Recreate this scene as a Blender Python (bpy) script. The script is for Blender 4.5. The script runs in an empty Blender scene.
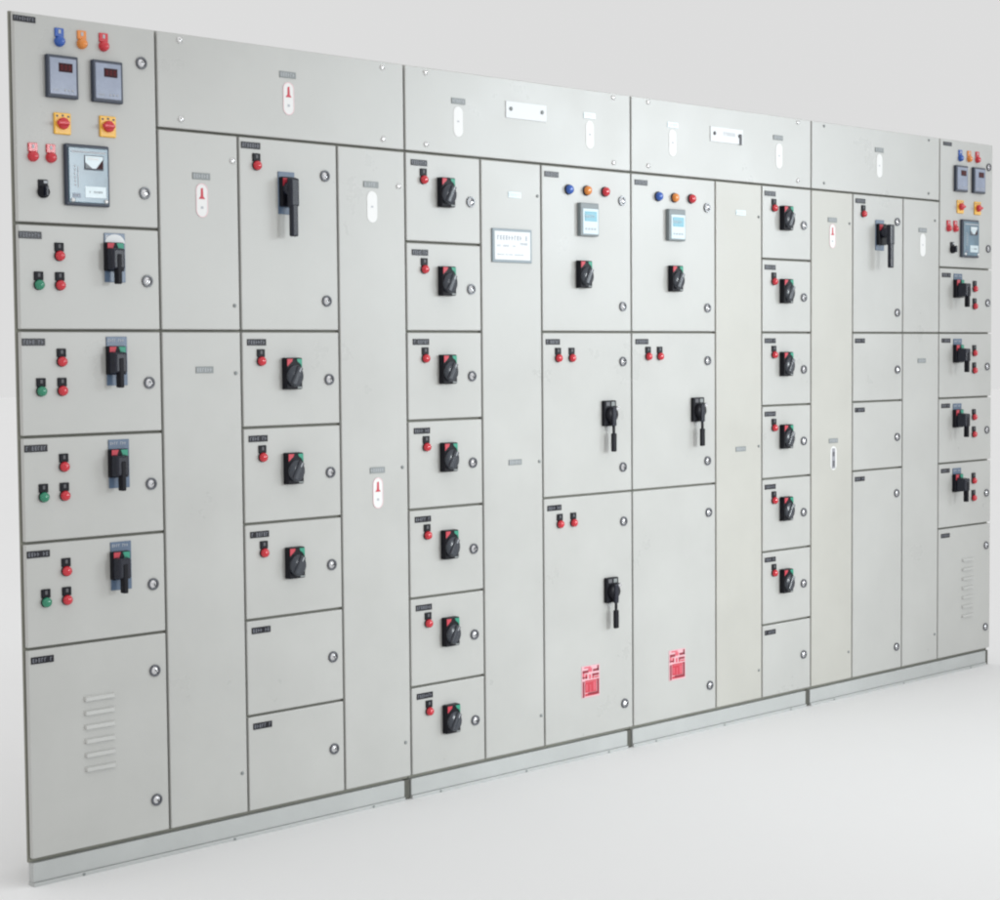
import bpy, bmesh, math, random
from mathutils import Matrix, Vector
random.seed(7)
S = bpy.context.scene
C = S.collection

# ------------------------------------------------------------------ materials
def lin(r, g, b):
    f = lambda c: (c/255/12.92) if c/255 <= .04045 else ((c/255+.055)/1.055)**2.4
    return (f(r), f(g), f(b), 1)

def mat(name, col, rough=.5, metal=0, spec=.5, coat=0, noise=0, nscale=8, bump=0, bscale=300, rvar=0):
    m = bpy.data.materials.new(name); m.use_nodes = True
    nt = m.node_tree; b = nt.nodes['Principled BSDF']
    b.inputs['Base Color'].default_value = col
    b.inputs['Roughness'].default_value = rough
    b.inputs['Metallic'].default_value = metal
    b.inputs['Specular IOR Level'].default_value = spec
    b.inputs['Coat Weight'].default_value = coat
    b.inputs['Coat Roughness'].default_value = .15
    if noise or bump or rvar:
        tc = nt.nodes.new('ShaderNodeTexCoord')
        geo = nt.nodes.new('ShaderNodeNewGeometry')
    if noise or rvar:
        n = nt.nodes.new('ShaderNodeTexNoise'); n.inputs['Scale'].default_value = nscale
        n.inputs['Detail'].default_value = 6; n.inputs['Roughness'].default_value = .62
        nt.links.new(geo.outputs['Position'], n.inputs['Vector'])
    if noise:
        r = nt.nodes.new('ShaderNodeValToRGB')
        a = tuple(c*(1-noise) for c in col[:3])+(1,); c2 = tuple(min(1, c*(1+noise)) for c in col[:3])+(1,)
        r.color_ramp.elements[0].position = .3; r.color_ramp.elements[1].position = .7
        r.color_ramp.elements[0].color = a; r.color_ramp.elements[1].color = c2
        nt.links.new(n.outputs['Fac'], r.inputs['Fac']); nt.links.new(r.outputs['Color'], b.inputs['Base Color'])
    if rvar:
        mr = nt.nodes.new('ShaderNodeMapRange')
        mr.inputs['From Min'].default_value = .3; mr.inputs['From Max'].default_value = .7
        mr.inputs['To Min'].default_value = rough-rvar; mr.inputs['To Max'].default_value = rough+rvar
        nt.links.new(n.outputs['Fac'], mr.inputs['Value']); nt.links.new(mr.outputs['Result'], b.inputs['Roughness'])
    if bump:
        n2 = nt.nodes.new('ShaderNodeTexNoise'); n2.inputs['Scale'].default_value = bscale; n2.inputs['Detail'].default_value = 2
        nt.links.new(geo.outputs['Position'], n2.inputs['Vector'])
        bp = nt.nodes.new('ShaderNodeBump'); bp.inputs['Strength'].default_value = bump; bp.inputs['Distance'].default_value = .001
        nt.links.new(n2.outputs['Fac'], bp.inputs['Height'])
        n3 = nt.nodes.new('ShaderNodeTexNoise'); n3.inputs['Scale'].default_value = 3.5; n3.inputs['Detail'].default_value = 1
        nt.links.new(geo.outputs['Position'], n3.inputs['Vector'])
        b3 = nt.nodes.new('ShaderNodeBump'); b3.inputs['Strength'].default_value = .5; b3.inputs['Distance'].default_value = .004
        nt.links.new(n3.outputs['Fac'], b3.inputs['Height']); nt.links.new(bp.outputs['Normal'], b3.inputs['Normal'])
        nt.links.new(b3.outputs['Normal'], b.inputs['Normal'])
    return m

PAINT = mat('light_grey_enamel', (.488, .490, .470, 1), .31, spec=.5, noise=.035, nscale=3.2, bump=.12, bscale=260, rvar=.05)
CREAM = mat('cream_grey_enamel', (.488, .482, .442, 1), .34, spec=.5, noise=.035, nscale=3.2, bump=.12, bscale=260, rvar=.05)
PLINTH = mat('plinth_enamel', (.465, .48, .472, 1), .42, noise=.05, nscale=5, bump=.12)
FRAME = mat('frame_enamel', (.22, .22, .185, 1), .6, noise=.08, nscale=9)
POST = mat('dark_corner_post', (.085, .085, .07, 1), .55)
GASKET = mat('black_gasket', (.02, .02, .02, 1), .7)
BLACK = mat('black_plastic', (.006, .006, .010, 1), .42, spec=.2, noise=.15, nscale=60)
KNOB = mat('dark_grey_plastic', (.009, .011, .022, 1), .27, spec=.45, noise=.1, nscale=50)
RED = mat('red_plastic', (.62, .02, .035, 1), .3, coat=.4)
REDP = mat('red_print', (.55, .035, .06, 1), .45)
GREENP = mat('green_print', (.02, .30, .19, 1), .4)
REDL = mat('red_lens', (.58, .012, .028, 1), .22, coat=.6)
GREENL = mat('green_lens', (.012, .22, .12, 1), .22, coat=.6)
BLUEL = mat('blue_lens', (.012, .09, .42, 1), .22, coat=.6)
AMBERL = mat('amber_lens', (.75, .24, .03, 1), .22, coat=.6)
YELLOW = mat('yellow_plate', (.88, .50, .06, 1), .35, coat=.3)
CHROME = mat('chrome', (.78, .78, .8, 1), .18, metal=1)
STEEL = mat('zinc_screw', (.8, .8, .8, 1), .28, metal=1)
WHITE = mat('white_print', (.78, .78, .77, 1), .45)
WHITEP = mat('white_plastic', (.74, .76, .77, 1), .42)
INK = mat('grey_ink', (.10, .10, .11, 1), .5)
PALEINK_GLARE = mat('pale_grey_ink_and_glare', (.45, .47, .50, 1), .5)  # print, and the painted glare on coloured lamp hoods
GREYINK2 = mat('worn_engraving', (.20, .21, .24, 1), .5)
BLKLAB = mat('black_acrylic', (.008, .008, .014, 1), .26, spec=.35)
GREYLAB = mat('grey_aluminium_label', (.24, .26, .26, 1), .42)
FACE = mat('blue_grey_fascia', (.29, .33, .43, 1), .16, spec=.6, noise=.12, nscale=18)
FACEL = mat('pale_fascia', (.62, .72, .76, 1), .18, noise=.06, nscale=20)
RELAYF = mat('relay_fascia', (.14, .22, .28, 1), .14, spec=.7, noise=.25, nscale=9)
BEZEL = mat('dark_blue_grey_bezel', (.035, .045, .07, 1), .35)
BEZELG = mat('grey_bezel', (.20, .23, .24, 1), .4)
DIM = mat('dim_grey_screen', (.16, .18, .20, 1), .3)
DISPLAY = mat('dark_red_display', (.035, .003, .006, 1), .4, spec=.2)
REDDIG = mat('dim_red_digits', (.14, .006, .010, 1), .4, spec=.2)
TINT = mat('blue_tinted_plate', (.11, .16, .24, 1), .22, spec=.6, noise=.1, nscale=30)
MFACE = mat('pale_blue_fascia', (.60, .72, .77, 1), .35)
GRIP = mat('grey_grip_plastic', (.030, .036, .048, 1), .27, spec=.6)
LCD = mat('blue_grey_screen', (.13, .38, .48, 1), .3)
FLOOR = mat('pale_studio_floor', (.835, .835, .835, 1), .9, spec=.1, noise=.006, nscale=.6)

# ------------------------------------------------------------------ mesh helpers (x right, z up, front faces -y)
class MB:
    """collects shapes into one mesh with several materials"""
    def __init__(s): s.bm = bmesh.new(); s.mats = []
    def mi(s, m):
        if m not in s.mats: s.mats.append(m)
        return s.mats.index(m)
    def _take(s, bm2, m, M=None, smooth=False):
        i = s.mi(m)
        for f in bm2.faces: f.material_index = i; f.smooth = smooth
        if M is not None: bm2.transform(M)
        me = bpy.data.meshes.new('tmp'); bm2.to_mesh(me); bm2.free(); s.bm.from_mesh(me); bpy.data.meshes.remove(me)
        return s
    def box(s, x0, x1, y0, y1, z0, z1, m, bev=0, seg=2, M=None, front=(1, 1), shift=(0, 0)):
        """front=(sx,sz) scales the front (min y) face: tapered blocks; shift moves it"""
        b = bmesh.new()
        cx, cz = (x0+x1)/2, (z0+z1)/2; hx, hz = (x1-x0)/2, (z1-z0)/2
        vs = []
        for y, sx, sz, dx, dz in ((y0, front[0], front[1], shift[0], shift[1]), (y1, 1, 1, 0, 0)):
            for a, c in ((-1, -1), (1, -1), (1, 1), (-1, 1)):
                vs.append(b.verts.new((cx+a*hx*sx+dx, y, cz+c*hz*sz+dz)))
        for q in ((0, 1, 2, 3), (7, 6, 5, 4), (0, 4, 5, 1), (1, 5, 6, 2), (2, 6, 7, 3), (3, 7, 4, 0)):
            b.faces.new([vs[k] for k in q])
        if bev: bmesh.ops.bevel(b, geom=list(b.edges), offset=bev, segments=seg, profile=.5, affect='EDGES')
        bmesh.ops.recalc_face_normals(b, faces=list(b.faces))
        return s._take(b, m, M)
    def lathe(s, prof, cx, cz, m, n=24, M=None, smooth=True, sx=1, sz=1):
        """prof: (radius, y) from back to front; turned about the y axis at (cx, cz)"""
        b = bmesh.new(); rings = []
        for r, y in prof:
            if r < 1e-6: rings.append([b.verts.new((cx, y, cz))])
            else: rings.append([b.verts.new((cx+sx*r*math.cos(2*math.pi*k/n), y, cz+sz*r*math.sin(2*math.pi*k/n))) for k in range(n)])
        for A, B in zip(rings, rings[1:]):
            for k in range(n):
                k2 = (k+1) % n
                if len(B) == 1 and len(A) == 1: continue
                if len(B) == 1: b.faces.new((A[k], A[k2], B[0]))
                elif len(A) == 1: b.faces.new((A[0], B[k2], B[k]))
                else: b.faces.new((A[k], A[k2], B[k2], B[k]))
        bmesh.ops.recalc_face_normals(b, faces=list(b.faces))
        return s._take(b, m, M, smooth)
    def prism(s, pts, y0, y1, m, M=None, bev=0):
        b = bmesh.new()
        A = [b.verts.new((x, y0, z)) for x, z in pts]; B = [b.verts.new((x, y1, z)) for x, z in pts]
        b.faces.new(A); b.faces.new(B[::-1]); n = len(pts)
        for k in range(n): b.faces.new((A[k], B[k], B[(k+1) % n], A[(k+1) % n]))
        if bev: bmesh.ops.bevel(b, geom=list(b.edges), offset=bev, segments=2, profile=.5, affect='EDGES')
        bmesh.ops.recalc_face_normals(b, faces=list(b.faces))
        return s._take(b, m, M)
    def mesh(s, name):
        me = bpy.data.meshes.new(name); s.bm.to_mesh(me); s.bm.free()
        for m in s.mats: me.materials.append(m)
        return me

def link(name, me, parent=None, loc=(0, 0, 0), label=None):
    o = bpy.data.objects.new(name, me); C.objects.link(o); o.location = loc
    if parent is not None: o.parent = parent
    if label: o['label'] = label
    return o

# ------------------------------------------------------------------ small hardware, one mesh per kind, origin on the door face
LOCK = mat('dark_lock_bezel', (.10, .105, .12, 1), .18, spec=.7)
def rz(a): return Matrix.Rotation(a, 4, 'Y')
def at(x, y, z): return Matrix.Translation((x, y, z))

def glyphs(b, x0, x1, z0, z1, y, m, seed, h=.55, gap=.35):
    """unreadable engraved characters: short strokes in one or more lines"""
    rnd = random.Random(seed); H = z1-z0; x = x0; zc = (z0+z1)/2
    w = H*h*.62
    while x+w < x1:
        if rnd.random() > .14:
            t = H*h*.17
            b.box(x, x+t, y, y+.0006, zc-H*h/2, zc+H*h/2, m)
            k = rnd.randrange(4)
            if k != 0: b.box(x+t, x+w*.8, y, y+.0006, zc+H*h/2-t, zc+H*h/2, m)
            if k != 1: b.box(x+t, x+w*.8, y, y+.0006, zc-t/2, zc+t/2, m)
            if k > 1: b.box(x+t, x+w*.8, y, y+.0006, zc-H*h/2, zc-H*h/2+t, m)
        x += w*(1+gap)

def me_nameplate(w, h, plate, ink, seed):
    b = MB(); b.box(-w/2, w/2, -.0022, .001, -h/2, h/2, plate, bev=.0006, seg=1)
    glyphs(b, -w/2+.004, w/2-.003, -h/2, h/2, -.0027, ink, seed)
    return b.mesh('nameplate')

def me_lamp(lens, legend=True, hood=None):
    b = MB()
    if legend:
        b.box(-.0135, .0135, -.0045, .001, .003, .0265, hood or BLACK, bev=.0012, seg=1)
        b.box(-.0035, .0035, -.0052, -.004, .012, .022, PALEINK_GLARE if hood else INK)  # on coloured hoods the pale mark is a painted white glare
    b.lathe([(.0146, .001), (.0146, -.004), (.0134, -.0055)], 0, -.009, hood or BLACK, 28)
    b.lathe([(.0136, -.005), (.0136, -.0090), (.0122, -.0130), (.0082, -.0162), (.0038, -.0175), (0, -.0177)], 0, -.009, lens, 28)
    return b.mesh('indicator_lamp')

def me_lens_lamp(lens):
    b = MB()
    b.lathe([(.0180, .001), (.0180, -.004), (.0158, -.006)], 0, 0, KNOB, 28)
    b.lathe([(.0158, -.006), (.0158, -.011), (.0138, -.0155), (.009, -.0185), (.004, -.0195), (0, -.0197)], 0, 0, lens, 28)
    return b.mesh('indicator_lamp')

def me_latch(a):
    b = MB()
    b.lathe([(.0172, .001), (.0172, -.0042), (.0166, -.0052), (.0125, -.0052), (.0117, -.0035)], 0, 0, LOCK, 32, smooth=False)
    b.lathe([(.0120, -.0030), (.0116, -.0042), (0, -.0046)], 0, 0, CHROME, 24)
    b.prism([(-.0070, -.0050), (.0070, -.0050), (0, .0075)], -.0085, -.004, CHROME, M=rz(a), bev=.001)
    b.box(-.0014, .0014, -.0092, -.008, -.0035, .0045, GASKET, M=rz(a))
    return b.mesh('latch')

def me_rotary():
    """moulded breaker operator: raised portrait housing with red and green corners, round knob with a slanting grip"""
    b = MB(); o = -.005; w, h = .062, .096
    b.box(o-w/2, o+w/2, -.023, .001, -h/2, h/2, BLACK, bev=.004, seg=2, front=(.97, .98))
    b.prism([(o-.027, .022), (o-.027, .044), (o-.007, .044), (o-.010, .036), (o-.019, .029)][::-1], -.0242, -.022, REDP)
    b.prism([(o+.027, .018), (o+.027, .044), (o+.008, .044), (o+.011, .036), (o+.021, .029)], -.0242, -.022, GREENP)
    T = at(o, 0, -.007)
    b.lathe([(.0285, -.021), (.0285, -.0285), (.026, -.032), (0, -.033)], 0, 0, GRIP, 32, M=T, sz=1.16)
    b.box(-.0115, .0115, -.040, -.030, -.031, .031, GRIP, bev=.0035, seg=2, front=(.72, .95), M=T @ rz(math.radians(27)))
    b.box(-.0014, .0016, -.0408, -.0395, .014, .027, PALEINK_GLARE, M=T @ rz(math.radians(27)))
    b.prism([(o+.010, -.0395), (o+.026, -.0395), (o+.026, -.0445), (o+.010, -.0445)], -.0242, -.022, GREYLAB)
    return b.mesh('rotary_switch')

def me_starter_handle(lever_len=.072, low=-.088, dep=.032, lx=-.004, white=False, w=.056):
    """black square operator on a tinted plate with a lever hanging down"""
    b = MB()
    b.box(-.0325, .0325, -.0035, .001, low, .047, TINT, bev=.001, seg=1)
    glyphs(b, -.028, .028, .030, .043, -.0041, WHITE if white else PALEINK_GLARE, 5, h=.6)
    if white:
        pts = [(.0, .017)]+[(.031*math.cos(math.pi*k/10), .020+.024*math.sin(math.pi*k/10)) for k in range(11)]
        b.prism(pts, -.0046, -.003, WHITEP)
    x0 = -.035
    b.box(x0, x0+w, -.018, .001, -.058, .021, BLACK, bev=.003)
    b.prism([(x0+.003, -.006), (x0+.003, .019), (x0+w*.44, .019), (x0+w*.34, .004)][::-1], -.0192, -.017, REDP)
    b.prism([(x0+w-.003, -.006), (x0+w-.003, .019), (x0+w*.56, .019), (x0+w*.66, .004)], -.0192, -.017, GREENP)
    cx = x0+w/2+lx
    b.box(cx-.0235, cx+.0235, -dep-.012, -.016, -.056, .006, KNOB, bev=.005, front=(.8, .9))
    b.box(cx-.0085, cx+.0085, -dep-.014, -dep+.006, -.022-lever_len, -.012, BLACK, bev=.003, front=(.85, 1))
    return b.mesh('lever_handle')

def me_long_handle(dep=.036, lx=0, lever=.172):
    """big breaker handle: square base, hub and a long lever hanging straight down"""
    b = MB()
    b.box(-.030, .030, -.0035, .001, -.064, .062, TINT, bev=.001, seg=1)
    b.box(-.0275, .0275, -.018, .001, -.042, .046, BLACK, bev=.003)
    b.prism([(-.024, .018), (-.024, .042), (0, .042), (-.006, .026)][::-1], -.0192, -.017, REDP)
    b.lathe([(.0225, -.016), (.0225, -dep+.008), (.020, -dep+.004), (0, -dep+.003)], lx, .010, KNOB, 28)
    b.box(lx-.0175, lx+.0175, -dep-.014, -dep+.008, -.045, .042, KNOB, bev=.005, front=(.85, .96))
    b.box(lx-.0125, lx+.0125, -dep-.013, -dep+.005, -lever+.040, -.030, KNOB, bev=.004, front=(.85, 1))
    return b.mesh('lever_handle')

def me_thin_handle(dep=.026):
    """black square switch base with a thin lever that hangs below it and ends in a thicker grip"""
    b = MB()
    b.box(-.031, .031, -.014, .001, -.045, .045, BLACK, bev=.003)
    b.box(-.022, -.004, -.0152, -.013, .026, .040, INK)
    b.box(.004, .022, -.0152, -.013, .026, .040, GREYLAB)
    b.lathe([(.027, -.012), (.027, -.024), (.023, -.028), (0, -.029)], .002, -.004, BLACK, 28)
    b.box(.018, .034, -dep-.006, -dep+.008, .002, .012, CHROME, bev=.002, M=rz(math.radians(-25)))
    b.box(-.008, .012, -dep-.008, -dep+.004, -.046, .022, KNOB, bev=.004)
    b.box(-.003, .007, -dep-.005, -dep+.002, -.075, -.040, BLACK, bev=.002)
    b.box(-.010, -.003, -.010, .001, -.062, -.046, WHITEP, bev=.002)
    b.box(-.009, .012, -dep-.008, -dep+.004, -.136, -.070, BLACK, bev=.004)
    return b.mesh('lever_handle')

def me_meter():
    b = MB(); w, h = .094, .114
    b.box(-w/2, w/2, -.014, .001, -h/2, h/2, BEZEL, bev=.003)
    b.box(-w/2+.007, w/2-.007, -.0165, -.012, -h/2+.009, h/2-.008, FACE, bev=.0015, seg=1)
    b.box(-.014, .028, -.0176, -.015, .012, .036, DISPLAY, bev=.001, seg=1)
    for k in range(3):
        x = -.008+k*.012
        b.prism([(x, .018), (x+.006, .018), (x+.006, .030), (x, .030)], -.0181, -.0174, REDDIG)
        b.prism([(x+.0018, .0198), (x+.0042, .0198), (x+.0042, .0282), (x+.0018, .0282)], -.0184, -.0180, DISPLAY)
    glyphs(b, -.030, -.008, -.042, -.032, -.0171, PALEINK_GLARE, 11)
    for k in range(3): b.lathe([(.0028, -.0160), (.0028, -.0175), (0, -.018)], .005+k*.011, -.036, PALEINK_GLARE, 12)
    return b.mesh('digital_meter')

def me_panel_meter():
    b = MB(); w, h = .092, .115
    b.box(-w/2, w/2, -.016, .001, -h/2, h/2, BEZELG, bev=.003)
    b.box(-w/2+.010, w/2-.005, -.0185, -.014, -h/2+.007, h/2-.020, MFACE, bev=.0015, seg=1)
    b.box(-.028, .033, -.0196, -.017, -.006, .028, LCD, bev=.001, seg=1)
    glyphs(b, -.026, .028, .002, .020, -.0201, PALEINK_GLARE, 21)
    for k in range(4): b.box(-.026+k*.015, -.016+k*.015, -.0196, -.018, -.036, -.029, PALEINK_GLARE, bev=.001, seg=1)
    return b.mesh('panel_meter')

def me_relay():
    b = MB(); w, h = .135, .166
    b.box(-w/2, w/2, -.013, .001, -h/2, h/2, BEZEL, bev=.004)
    b.box(-w/2+.007, w/2-.007, -.0175, -.011, -h/2+.008, h/2-.009, RELAYF, bev=.002)
    y = -.0182
    b.box(-.014, .046, y-.0002, y+.002, .014, .054, BEZEL, bev=.001, seg=1)
    b.box(-.011, .043, y-.0012, y+.001, .019, .052, FACEL)
    b.prism([(-.011, .019), (.010, .019), (-.011, .034)], y-.0018, y, DIM)
    b.prism([(.043, .019), (.043, .044), (.022, .019)], y-.0018, y, DISPLAY)
    b.box(-.004, .030, y-.0018, y, .042, .047, WHITEP)
    b.box(-.012, .052, y, y+.002, -.060, -.030, FACEL)
    glyphs(b, -.008, .050, -.050, -.040, y-.0006, INK, 31)
    b.box(-.050, -.026, y, y+.002, -.062, -.050, TINT); glyphs(b, -.048, -.028, -.061, -.051, y-.0006, PALEINK_GLARE, 33)
    b.box(-.052, .052, y, y+.002, .060, .064, PALEINK_GLARE)
    for k in range(6): b.box(-.044, -.040, y, y+.002, -.030+k*.010, -.025+k*.010, PALEINK_GLARE)
    b.box(-.034, -.032, y, y+.002, -.035, .022, PALEINK_GLARE)
    for sx in (-.050, .052): b.lathe([(.0055, y+.002), (.0055, y-.003), (0, y-.004)], sx, -.069, STEEL, 16)
    return b.mesh('protection_relay')

def me_selector():
    b = MB()
    b.box(-.0255, .0255, -.006, .001, -.0290, .0290, YELLOW, bev=.003)
    b.lathe([(.0155, -.005), (.0155, -.014), (.013, -.017), (0, -.018)], 0, 0, RED, 24)
    b.box(-.024, .012, -.026, -.015, -.0062, .0062, RED, bev=.0025, front=(.95, .75))
    for dx, dz in ((-.017, .020), (.0, .022), (.017, .020)): b.box(dx-.003, dx+.003, -.0067, -.005, dz-.003, dz+.002, INK)
    return b.mesh('selector_switch')

def me_toggle():
    b = MB()
    b.box(-.0145, .0145, -.004, .001, -.006, .023, BLACK, bev=.002)
    b.box(.001, .012, -.0048, -.003, .013, .020, PALEINK_GLARE)
    b.lathe([(.0165, .001), (.0165, -.008), (.0135, -.014), (0, -.015)], 0, -.010, BLACK, 24)
    b.box(-.0045, .0045, -.026, -.012, -.022, .006, KNOB, bev=.002)
    return b.mesh('toggle_switch')

def me_sticker(kind):
    """white oblong caution sticker with rounded ends; a red figure printed in its upper half"""
    b = MB(); hw, hz = .0200, .0485; pts = []
    for k in range(13): a = math.pi*k/12; pts.append((hw*math.cos(a), hz-hw+hw*math.sin(a)))
    for k in range(13): a = math.pi+math.pi*k/12; pts.append((hw*math.cos(a), -hz+hw+hw*math.sin(a)))
    b.prism(pts[::-1], -.0012, .0005, WHITE)
    y = -.0018
    if kind == 'red':
        out = [(x*1.0, z) for x, z in pts]; inn = [(x*.90, z*.955) for x, z in pts]
        for k in range(len(pts)):
            k2 = (k+1) % len(pts); b.prism([out[k], out[k2], inn[k2], inn[k]][::-1], y, -.0008, PINK)
        b.prism([(-.0035, .034), (.0035, .036), (.0045, .012), (.011, .004), (-.011, .004), (-.0045, .012)], y, -.0008, REDP)
        b.box(-.004, .004, y, -.0008, -.024, -.017, PALEINK_GLARE)
    elif kind == 'dark':
        b.prism([(-.010, .040), (.010, .040), (.012, -.042), (-.012, -.042)], y, -.0008, GREYINK)
        b.box(-.006, .006, y-.0006, -.0008, .008, .026, INK); b.box(-.006, .006, y-.0006, -.0008, -.034, -.010, INK)
    else:
        b.box(-.004, .004, y, -.0008, -.002, .003, PALEINK_GLARE)
    return b.mesh('caution_sticker')
PINK = mat('pink_print', (.80, .55, .58, 1), .4)
GREYINK = mat('mid_grey_ink', (.30, .30, .33, 1), .4)

def me_screw():
    b = MB()
    b.lathe([(.0088, .001), (.0088, -.0028), (.0060, -.0046), (0, -.0052)], 0, 0, STEEL, 18)
    b.box(-.0052, .0052, -.0056, -.0042, -.0008, .0008, GASKET, M=rz(.6))
    return b.mesh('screw')

def me_small_screw():
    b = MB()
    b.lathe([(.0055, .001), (.0055, -.002), (.004, -.0034), (0, -.0038)], 0, 0, GREYLAB, 14)
    return b.mesh('screw')

def me_louvres(n, pitch, w):
    """pressed ventilation hoods, open downwards"""
    b = MB()
    for k in range(n):
        z = -k*pitch
        bm = bmesh.new(); P = []
        h = .014; d = .0075; ins = .006
        A = [bm.verts.new(p) for p in ((-w/2, .0004, z+h/2), (w/2, .0004, z+h/2), (w/2, .0004, z-h/2), (-w/2, .0004, z-h/2))]
        B = [bm.verts.new(p) for p in ((-w/2+ins, -d*.85, z+.003), (w/2-ins, -d*.85, z+.003), (w/2-ins*.7, -d, z-h/2), (-w/2+ins*.7, -d, z-h/2))]
        for q in ((A[0], A[1], B[1], B[0]), (B[0], B[1], B[2], B[3]), (A[0], B[0], B[3], A[3]), (A[1], A[2], B[2], B[1])): bm.faces.new(q)
        bmesh.ops.recalc_face_normals(bm, faces=list(bm.faces))
        b._take(bm, PAINT)
        b.box(-w/2+.004, w/2-.004, -.0009, .0004, z-h/2-.001, z-h/2+.004, INK)
    return b.mesh('louvre_vent')

def me_danger_sign():
    """small danger notice printed in red on a pinkish ground: broken marks above, a dense ruled red panel below"""
    b = MB(); w, h = .092, .113
    b.box(-w/2, w/2, -.0018, .0005, -h/2, h/2, PINKW, bev=.0005, seg=1)
    y0, y1 = -.0026, -.0012
    R = lambda x0, x1, z0, z1, m=REDP, dy=0: b.box(x0*w-w/2, x1*w-w/2, y0-dy, y1, z0*h-h/2, z1*h-h/2, m)
    R(.05, .36, .78, .86, DRED); R(.05, .14, .60, .78, PINKR); R(.20, .30, .60, .74); R(.05, .30, .62, .66)
    R(.62, .94, .80, .87, DRED); R(.86, .94, .80, .97, DRED); R(.58, .94, .66, .73, DRED); R(.58, .66, .58, .66); R(.70, .94, .59, .63)
    R(.40, .50, .58, .72, PINKR); R(.36, .56, .80, .92, PINKR); R(.14, .50, .93, .97, PINKR)
    R(.05, .14, .02, .52, DRED); R(.84, .95, .06, .55, DRED); R(.18, .84, .05, .13, REDP); R(.18, .84, .50, .54, REDP)
    R(.18, .80, .16, .49, REDP); R(.62, .74, .20, .46, PINKR, .0006); R(.22, .30, .22, .42, PINKR, .0006); R(.44, .49, .16, .40, PINKR, .0006)
    R(.34, .84, .08, .15, DRED, .0006)
    return b.mesh('danger_notice')
PINKW = mat('pinkish_white_print', (.74, .44, .48, 1), .4)
PINKR = mat('faded_red_print', (.66, .11, .15, 1), .4)
DRED = mat('dark_red_print', (.26, .012, .03, 1), .4)

def me_notice():
    b = MB(); w, h = .182, .112
    b.box(-w/2, w/2, -.006, .001, -h/2, h/2, NFRAME, bev=.002)
    b.box(-w/2+.009, w/2-.009, -.0072, -.005, -h/2+.009, h/2-.009, WHITEP)
    glyphs(b, -.070, .070, .012, .040, -.0078, NINK, 41, h=.5, gap=.5)
    glyphs(b, .030, .070, .000, .014, -.0078, NINK, 43, h=.5)
    glyphs(b, -.070, .020, -.008, .006, -.0078, NINK, 44, h=.4, gap=.6); glyphs(b, -.070, .050, -.036, -.024, -.0078, NINK, 45, h=.35, gap=.8)
    return b.mesh('notice_plate')
NFRAME = mat('pale_steel_frame', (.24, .29, .32, 1), .35)
NINK = mat('faint_blue_ink', (.32, .36, .42, 1), .5)

def me_header_plate(kind):
    b = MB(); w, h = .19, .056
    b.box(-w/2, w/2, -.0035, .001, -h/2, h/2, WHITEP, bev=.001, seg=1)
    for sx in (-1, 1): b.lathe([(.0068, -.003), (.0068, -.0055), (0, -.0065)], sx*(w/2-.022), .003, INK if kind else GREYLAB, 14)
    if kind:
        b.box(w/2-.022, w/2-.008, -.0056, -.003, -.030, .010, INK, bev=.002)
        glyphs(b, -.02, .05, -.006, .016, -.0041, PALEINK_GLARE, 51)
    return b.mesh('maker_plate')

M = {}
def add(kind, parent, u, v, label=None):
    """place a piece of hardware; parent origin is the cabinet's, so u, v are metres along the row"""
    name = M[kind].name.split('.')[0]
    px = parent
    off = Vector((0, 0, 0))
    while px is not None: off += px.location; px = px.parent
    return link(name, M[kind], parent, Vector((u, 0, v))-off, label)

for i in range(6):
    M['np%d' % i] = me_nameplate(.068, .019, BLKLAB, GREYINK2, 60+i)
    M['gp%d' % i] = me_nameplate(.060, .019, GREYLAB, PALEINK_GLARE, 80+i)
M['np_wide'] = me_nameplate(.066, .016, BLKLAB, GREYINK2, 99)
M['pp'] = me_nameplate(.058, .019, FACEL, PALEINK_GLARE, 101)
M['red'] = me_lamp(REDL); M['green'] = me_lamp(GREENL)
M['hred'] = me_lamp(REDL, True, REDL); M['hblue'] = me_lamp(BLUEL, True, BLUEL); M['hamber'] = me_lamp(AMBERL, True, AMBERL)
M['lred'] = me_lens_lamp(REDL); M['lblue'] = me_lens_lamp(BLUEL); M['lamber'] = me_lens_lamp(AMBERL)
for i, a in enumerate((-.3, .25, 2.9, .7)): M['latch%d' % i] = me_latch(a)
M['rot'] = me_rotary()
M['start_white'] = me_starter_handle(white=True); M['start'] = me_starter_handle()
M['start_bare'] = me_starter_handle(lever_len=.078, low=.01, dep=.048, lx=.000, w=.062)
M['long'] = me_long_handle(.036, -.002); M['long_far'] = me_long_handle(.050, .004, .178)
M['thin'] = me_thin_handle()
M['meter'] = me_meter(); M['pmeter'] = me_panel_meter(); M['relay'] = me_relay()
M['sel'] = me_selector(); M['tog'] = me_toggle()
M['st_red'] = me_sticker('red'); M['st'] = me_sticker('white'); M['st_dark'] = me_sticker('dark')
M['scr'] = me_screw(); M['sscr'] = me_small_screw()
M['louv6'] = me_louvres(6, .0392, .098); M['louv7'] = me_louvres(7, .0418, .092)
M['danger'] = me_danger_sign(); M['notice'] = me_notice(); M['hp0'] = me_header_plate(0); M['hp1'] = me_header_plate(1)

# ------------------------------------------------------------------ the row: grid in metres
TOP, HDR, BOT = 2.35, 2.0755, .0755
ROW = [2.0755, 1.791, 1.506, 1.221, .936, .650, .363, .0755]
U = dict(c0=0.009, c1=.4485, c2=.7219, c3=1.0868, s1=1.3582, c4=1.6825, c5=1.9624, s2=2.4133, c6=2.8800,
         c7=3.1587, s3=3.4718, c8=3.7525, c9=4.1110, c10=4.3860, s4=4.8130)
GAP = .0037
DEPTH = .22

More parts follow.
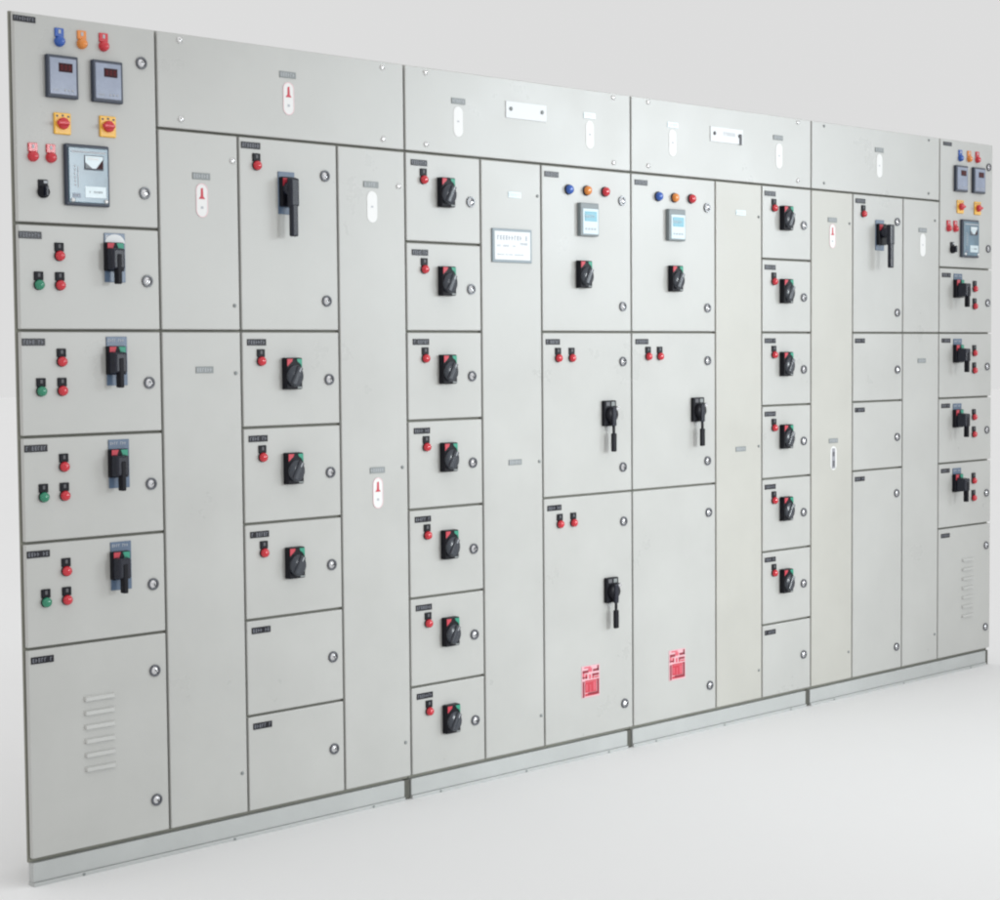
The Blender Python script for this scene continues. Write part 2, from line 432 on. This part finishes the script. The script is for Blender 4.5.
def sheet(name, parent, x0, x1, z0, z1, label=None, paint=None):
    """a folded sheet-steel door or cover, 18 mm proud of the frame, on a dark rubber seal"""
    b = MB()
    cx, cz = (x0+x1)/2, (z0+z1)/2
    hx, hz = (x1-x0)/2-GAP, (z1-z0)/2-GAP
    b.box(-hx, hx, 0, .016, -hz, hz, paint or PAINT, bev=.0028, seg=3)
    b.box(-hx+.006, hx-.006, .015, .0195, -hz+.006, hz-.006, GASKET)
    off = Vector(parent.location)
    return link(name, b.mesh(name), parent, Vector((cx, 0, cz))-off, label)

def cabinet(x0, x1, label, cols, posts_left=False):
    root = bpy.data.objects.new('switchgear_cabinet', None); C.objects.link(root)
    root.location = ((x0+x1)/2, DEPTH/2, 0); root['label'] = label; root['category'] = 'switchgear cabinet'
    root['group'] = 'switchgear cabinets bolted together in one row'
    off = -Vector(root.location)
    b = MB()
    # front frame: uprights and rails behind the joints of the doors, shell set in behind it
    e = .0005
    b.box(x0+e, x1-e, .0185, .0265, BOT-.0095, TOP-.001, FRAME, bev=.001, seg=1)
    b.box(x0+(.13 if x0 < .02 else .003), x1-(.13 if x1 > 4.7 else .003), .0265, DEPTH, BOT+.004, TOP-.012, PAINT, bev=.003)
    o = link('frame', b.mesh('frame'), root, off)
    b = MB()
    # plinth: folded channel with a floor flange, stopping short of the right hand corner post
    xe = x1-.027
    xs = x0+(.007 if x0 < .02 else .002)
    b.box(xs, xe, .005, .03, .012, BOT-.010, PLINTH, bev=.002)
    b.box(xs, xe, .000, .032, .0, .0115, PLINTH, bev=.0015)
    bl = .13 if x0 < .02 else .003
    b.box(x0+bl, x1-(.13 if x1 > 4.7 else .030), .03, DEPTH-.02, 0, BOT+.003, FRAME)
    b.box(xe+.002, x1-.001, .010, .03, .0, BOT-.0105, POST, bev=.001)
    for q in (.12, .5, .9):
        xx = x0+(xe-x0)*q
        b.lathe([(.004, .002), (.004, -.0015), (0, -.0025)], xx, .006, GREYLAB, 12)
    link('plinth', b.mesh('plinth'), root, off)
    return root

# ---- cabinet 1
K1 = cabinet(U['c0'], U['s1'], 'nearest grey cabinet at the left end, with digital meters, relay and a louvred bottom door', None)
a0, a1 = U['c0'], U['c1']
d = sheet('door', K1, a0, a1, ROW[1], TOP, 'top left instrument door with digital meters, lamps and a relay')
add('np_wide', d, .044, 2.329)
add('hblue', d, .146, 2.290, 'blue pilot lamp'); add('hamber', d, .214, 2.291, 'amber pilot lamp'); add('hred', d, .281, 2.292, 'red pilot lamp')
add('meter', d, .148, 2.186); add('meter', d, .286, 2.186)
add('sel', d, .149, 2.062); add('sel', d, .288, 2.065)
add('hred', d, .060, 1.978, 'red pilot lamp'); add('hred', d, .113, 1.978, 'red pilot lamp'); add('tog', d, .088, 1.886)
add('relay', d, .218, 1.927)
add('latch0', d, .400, 2.250); add('latch1', d, .403, 1.890)
for i in range(4):
    top = ROW[1+i]
    d = sheet('door', K1, a0, a1, ROW[2+i], top)
    add('np%d' % i, d, .050 if i else .047, top-.031)
    add('red', d, .132, top-.075, 'red pilot lamp'); add('red', d, .132, top-.154, 'red pilot lamp'); add('green', d, .069, top-.154, 'green pilot lamp')
    add('start_white' if i == 0 else 'start', d, .303, top-.0635)
    add('latch%d' % ((i*3+1) % 4), d, .406, top-.146)
d = sheet('door', K1, a0, a1, ROW[7], ROW[5], 'tall bottom door with six louvres')
add('np4', d, .055, ROW[5]-.032); add('latch0', d, .406, .543); add('latch2', d, .404, .172)
add('louv6', d, .226, .494)

d = sheet('header_panel', K1, a1, U['s1'], HDR, TOP)
for u in (.527, 1.270):
    for v in (2.328, 2.106): add('scr', d, u, v)
add('gp0', d, .904, 2.268); add('st_red', d, .906, 2.198)
b0, b1 = U['c1'], U['c2']
d = sheet('cover_panel', K1, b0, b1, ROW[2], ROW[0])
add('gp1', d, .592, 1.949); add('st_red', d, .593, 1.880); add('scr', d, .701, 2.000); add('sscr', d, .700, 1.580)
d = sheet('cover_panel', K1, b0, b1, ROW[7], ROW[2])
add('gp2', d, .592, 1.394); add('sscr', d, .700, 1.383); add('sscr', d, .700, .198)
c0, c1 = U['c2'], U['c3']
d = sheet('door', K1, c0, c1, ROW[2], ROW[0], 'tall upper door with one large lever handle')
add('np5', d, c0+.044, ROW[0]-.026); add('red', d, .785, 2.001, 'red pilot lamp'); add('long', d, .892, 1.918)
add('latch3', d, 1.038, 1.977); add('latch1', d, 1.039, 1.598)
for i in range(5):
    top = ROW[2+i]
    d = sheet('door', K1, c0, c1, ROW[3+i], top)
    add('np%d' % i, d, c0+.054, top-.033)
    if i < 3:
        add('red', d, .790, top-.080, 'red pilot lamp'); add('rot', d, .902, top-.127)
    add('latch%d' % ((i+1) % 4), d, 1.044, top-.147)
d = sheet('cover_panel', K1, c1, U['s1'], ROW[7], ROW[0])
add('gp3', d, 1.218, 1.962); add('st', d, 1.222, 1.893); add('scr', d, 1.330, 1.963); add('gp4', d, 1.230, 1.071); add('st_red', d, 1.231, .999)
add('sscr', d, 1.333, 1.075); add('sscr', d, 1.333, .190)

# ---- cabinet 2
K2 = cabinet(U['s1'], U['s2'], 'grey cabinet with seven black switches down its left edge beside a framed white notice', None)
d = sheet('header_panel', K2, U['s1'], U['s2'], HDR, TOP)
for u in (1.448, 2.323):
    for v in (2.331, 2.103): add('scr', d, u, v)
add('gp5', d, 1.587, 2.252); add('st', d, 1.586, 2.186); add('hp0', d, 1.893, 2.245); add('pp', d, 2.200, 2.257); add('st', d, 2.202, 2.192)
a0, a1 = U['s1'], U['c4']
for i in range(7):
    top = ROW[i]
    d = sheet('door', K2, a0, a1, ROW[i+1], top)
    add('np%d' % (i % 6), d, a0+.058, top-.033)
    add('red', d, 1.433, top-.077, 'red pilot lamp'); add('rot', d, 1.527, top-.122); add('latch%d' % ((i*3) % 4), d, 1.636, top-.146)
d = sheet('cover_panel', K2, U['c4'], U['c5'], ROW[7], ROW[0], 'narrow full-height cover with a framed white notice')
add('pp', d, 1.836, 1.963); add('notice', d, 1.820, 1.793); add('gp1', d, 1.830, 1.067)
for v in (1.965, 1.064, .187): add('sscr', d, 1.944, v)
b0, b1 = U['c5'], U['s2']
d = sheet('door', K2, b0, b1, ROW[2], ROW[0])
add('np1', d, 2.012, 2.043); add('lblue', d, 2.093, 1.996, 'blue pilot lamp'); add('lamber', d, 2.183, 1.997, 'amber pilot lamp'); add('lred', d, 2.275, 1.998, 'red pilot lamp')
add('latch1', d, 2.364, 1.971); add('latch3', d, 2.366, 1.597); add('pmeter', d, 2.184, 1.896); add('rot', d, 2.164, 1.706)
d = sheet('door', K2, b0, b1, ROW[4], ROW[2])
add('np2', d, 2.013, 1.472); add('red', d, 2.037, 1.425, 'red pilot lamp'); add('red', d, 2.104, 1.425, 'red pilot lamp')
add('thin', d, 2.286, 1.219); add('latch0', d, 2.365, 1.401); add('latch2', d, 2.363, 1.024)
d = sheet('door', K2, b0, b1, ROW[7], ROW[4], 'tall bottom door with a red danger notice and a thin lever switch')
add('np3', d, 2.015, .900); add('red', d, 2.040, .851, 'red pilot lamp'); add('red', d, 2.107, .851, 'red pilot lamp')
add('thin', d, 2.293, .589); add('latch3', d, 2.365, .829); add('latch1', d, 2.366, .170); add('danger', d, 2.190, .274)

# ---- cabinet 3
K3 = cabinet(U['s2'], U['s3'], 'grey cabinet with six black switches down its right edge and a red notice bottom left', None)
d = sheet('header_panel', K3, U['s2'], U['s3'], HDR, TOP)
for u in (2.506, 3.385):
    for v in (2.332, 2.104): add('scr', d, u, v)
add('pp', d, 2.638, 2.260); add('st', d, 2.638, 2.196); add('hp1', d, 2.945, 2.246); add('gp2', d, 3.258, 2.262); add('st', d, 3.265, 2.192)
a0, a1 = U['s2'], U['c6']
d = sheet('door', K3, a0, a1, ROW[2], ROW[0])
add('np4', d, 2.466, 2.042); add('lblue', d, 2.556, 1.997, 'blue pilot lamp'); add('lamber', d, 2.645, 1.997, 'amber pilot lamp'); add('lred', d, 2.739, 1.998, 'red pilot lamp')
add('latch2', d, 2.830, 1.970); add('latch0', d, 2.832, 1.597); add('pmeter', d, 2.646, 1.897); add('rot', d, 2.646, 1.702)
d = sheet('door', K3, a0, a1, ROW[4], ROW[2])
add('np5', d, 2.467, 1.472); add('red', d, 2.499, 1.427, 'red pilot lamp'); add('red', d, 2.562, 1.427, 'red pilot lamp')
add('thin', d, 2.768, 1.219); add('latch1', d, 2.832, 1.400); add('latch3', d, 2.830, 1.024)
d = sheet('door', K3, a0, a1, ROW[7], ROW[4], 'tall plain bottom door with a red danger notice')
add('latch0', d, 2.836, .829); add('latch2', d, 2.841, .171); add('danger', d, 2.654, .274)
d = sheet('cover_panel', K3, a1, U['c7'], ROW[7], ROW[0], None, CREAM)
add('pp', d, 3.029, 1.961); add('gp0', d, 3.028, 1.060)
for v in (1.950, 1.066, .190): add('sscr', d, 3.138, v)
b0, b1 = U['c7'], U['s3']
for i in range(7):
    top = ROW[i]
    d = sheet('door', K3, b0, b1, ROW[i+1], top)
    add('np%d' % ((i+2) % 6), d, b0+.050, top-.032)
    if i < 6: add('red', d, 3.231, top-.078, 'red pilot lamp'); add('rot', d, 3.304, top-.123)
    add('latch%d' % ((i+1) % 4), d, 3.422, top-.146)

# ---- cabinet 4
K4 = cabinet(U['s3'], U['s4'], 'farthest grey cabinet at the right end, with small meters, lever handles and louvred bottom door', None)
d = sheet('header_panel', K4, U['s3'], U['c10'], HDR, TOP)
for u in (3.555, 4.300):
    for v in (2.331, 2.104): add('sscr', d, u, v)
add('gp3', d, 3.935, 2.263); add('st', d, 3.936, 2.198)
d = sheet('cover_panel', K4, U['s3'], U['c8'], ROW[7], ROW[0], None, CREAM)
add('gp4', d, 3.611, 1.960); add('st_red', d, 3.612, 1.895); add('gp5', d, 3.620, 1.068); add('st_dark', d, 3.621, .997)
for v in (1.950, .190): add('sscr', d, 3.728, v)
a0, a1 = U['c8'], U['c9']
d = sheet('door', K4, a0, a1, ROW[2], ROW[0], 'tall upper door with one large lever handle')
add('np0', d, 3.803, 2.046); add('red', d, 3.822, 2.003, 'red pilot lamp'); add('long_far', d, 3.938, 1.912); add('latch1', d, 4.066, 1.972); add('latch2', d, 4.068, 1.591)
for i, (r0, r1) in enumerate(((2, 3), (3, 4))):
    d = sheet('door', K4, a0, a1, ROW[r1], ROW[r0])
    add('np%d' % (i+1), d, 3.802, ROW[r0]-.033); add('latch%d' % i, d, 4.071, ROW[r0]-.155)
d = sheet('door', K4, a0, a1, ROW[7], ROW[4])
add('np3', d, 3.803, ROW[4]-.034); add('latch3', d, 4.068, .827); add('latch0', d, 4.071, .170)
d = sheet('cover_panel', K4, a1, U['c10'], ROW[2], ROW[0])
add('gp1', d, 4.256, 1.945); add('st', d, 4.257, 1.882); add('sscr', d, 4.350, 1.990)
d = sheet('cover_panel', K4, a1, U['c10'], ROW[7], ROW[2])
add('gp2', d, 4.253, 1.387); add('sscr', d, 4.362, .190)
b0, b1 = U['c10'], U['s4']
d = sheet('door', K4, b0, b1, ROW[1], TOP, 'top right instrument door with meters, lamps and a relay')
add('np_wide', d, 4.444, 2.326); add('hblue', d, 4.543, 2.280, 'blue pilot lamp'); add('hamber', d, 4.613, 2.281, 'amber pilot lamp'); add('hred', d, 4.680, 2.282, 'red pilot lamp')
add('meter', d, 4.542, 2.181); add('meter', d, 4.684, 2.181)
add('sel', d, 4.544, 2.059); add('sel', d, 4.683, 2.059)
add('hred', d, 4.453, 1.970, 'red pilot lamp'); add('hred', d, 4.506, 1.970, 'red pilot lamp'); add('tog', d, 4.484, 1.880); add('relay', d, 4.614, 1.922)
add('latch0', d, 4.776, 2.246); add('latch3', d, 4.776, 1.883)
for i in range(4):
    top = ROW[1+i]
    d = sheet('door', K4, b0, b1, ROW[2+i], top)
    add('np%d' % (i+1), d, 4.440, top-.033)
    add('start_bare', d, 4.530, top-.072)
    add('red', d, 4.665, top-.080, 'red pilot lamp'); add('red', d, 4.665, top-.157, 'red pilot lamp')
    add('latch%d' % i, d, 4.774, top-.150)
d = sheet('door', K4, b0, b1, ROW[7], ROW[5], 'tall bottom door with seven louvres')
add('np5', d, 4.443, ROW[5]-.033); add('latch2', d, 4.774, .548); add('latch1', d, 4.772, .177); add('louv7', d, 4.622, .498)

# ------------------------------------------------------------------ floor
bm = bmesh.new()
bmesh.ops.create_circle(bm, cap_ends=True, segments=96, radius=60)
me = bpy.data.meshes.new('floor'); bm.to_mesh(me); bm.free(); me.materials.append(FLOOR)
fl = link('floor', me, None, (2.4, 0, .001)); fl['kind'] = 'structure'

# ------------------------------------------------------------------ light: even surround and a tall window to the right in front, plus added fill
w = bpy.data.worlds.new('World'); S.world = w; w.use_nodes = True
nt = w.node_tree
bg = nt.nodes['Background']; bg.inputs['Strength'].default_value = 1.0
tc = nt.nodes.new('ShaderNodeTexCoord'); sp = nt.nodes.new('ShaderNodeSeparateXYZ'); mr = nt.nodes.new('ShaderNodeMapRange')
mr.inputs['From Min'].default_value = .28; mr.inputs['From Max'].default_value = 1
mr.inputs['To Min'].default_value = .725; mr.inputs['To Max'].default_value = 1.06     # brighter overhead, like an overcast sky
nt.links.new(tc.outputs['Generated'], sp.inputs['Vector']); nt.links.new(sp.outputs['Z'], mr.inputs['Value'])
nt.links.new(mr.outputs['Result'], bg.inputs['Color'])

def area(name, loc, target, sx, sy, power, col, spread=180):
    L = bpy.data.lights.new(name, 'AREA'); L.shape = 'RECTANGLE'; L.size = sx; L.size_y = sy; L.energy = power; L.color = col
    L.spread = math.radians(spread)
    o = bpy.data.objects.new(name, L); C.objects.link(o); o.location = loc
    o.rotation_euler = (Vector(target)-Vector(loc)).to_track_quat('-Z', 'Y').to_euler()
    return o
area('window_and_fill_light', (13.4, -9, 3.9), (2.6, 0, 2.2), 3.6, 3.2, 7, (.88, .96, 1), 40)
area('window_and_fill_light', (11.4, -9, 3.6), (2.6, 0, 1.8), 3.6, 3.2, 14, (.86, .95, 1), 36)
area('window_and_fill_light', (5.4, -9, 2.3), (2.5, 0, .8), 2.2, 2.2, 18, (.92, .975, 1), 30)  # added fill lamp, lifts the lower middle of the row

# ------------------------------------------------------------------ camera
cam = bpy.data.cameras.new('camera'); co = bpy.data.objects.new('camera', cam); C.objects.link(co)
R = [[0.7276938068879656, -0.6858489303485841, -0.008542140048203927], [-0.04356939726718161, -0.033791749422560545, -0.9984787555540366], [0.6845169326164801, 0.7269589826191475, -0.05447207129033632]]
r, dn, fw = (Vector(v) for v in R)
mw = Matrix.Identity(4)
for k, v in enumerate((r, -dn, -fw)):
    for j in range(3): mw[j][k] = v[j]
mw.translation = Vector((-2.30413, -4.31640, 1.43468))
co.matrix_world = mw
cam.sensor_width = 36; cam.lens = 36*1.77542; cam.clip_end = 300; cam.clip_start = .05
S.camera = co
S.cycles.pixel_filter_type = 'BLACKMAN_HARRIS'; S.cycles.filter_width = 2.2
S.view_settings.view_transform = 'Standard'; S.view_settings.look = 'None'; S.view_settings.exposure = 0; S.view_settings.gamma = 1
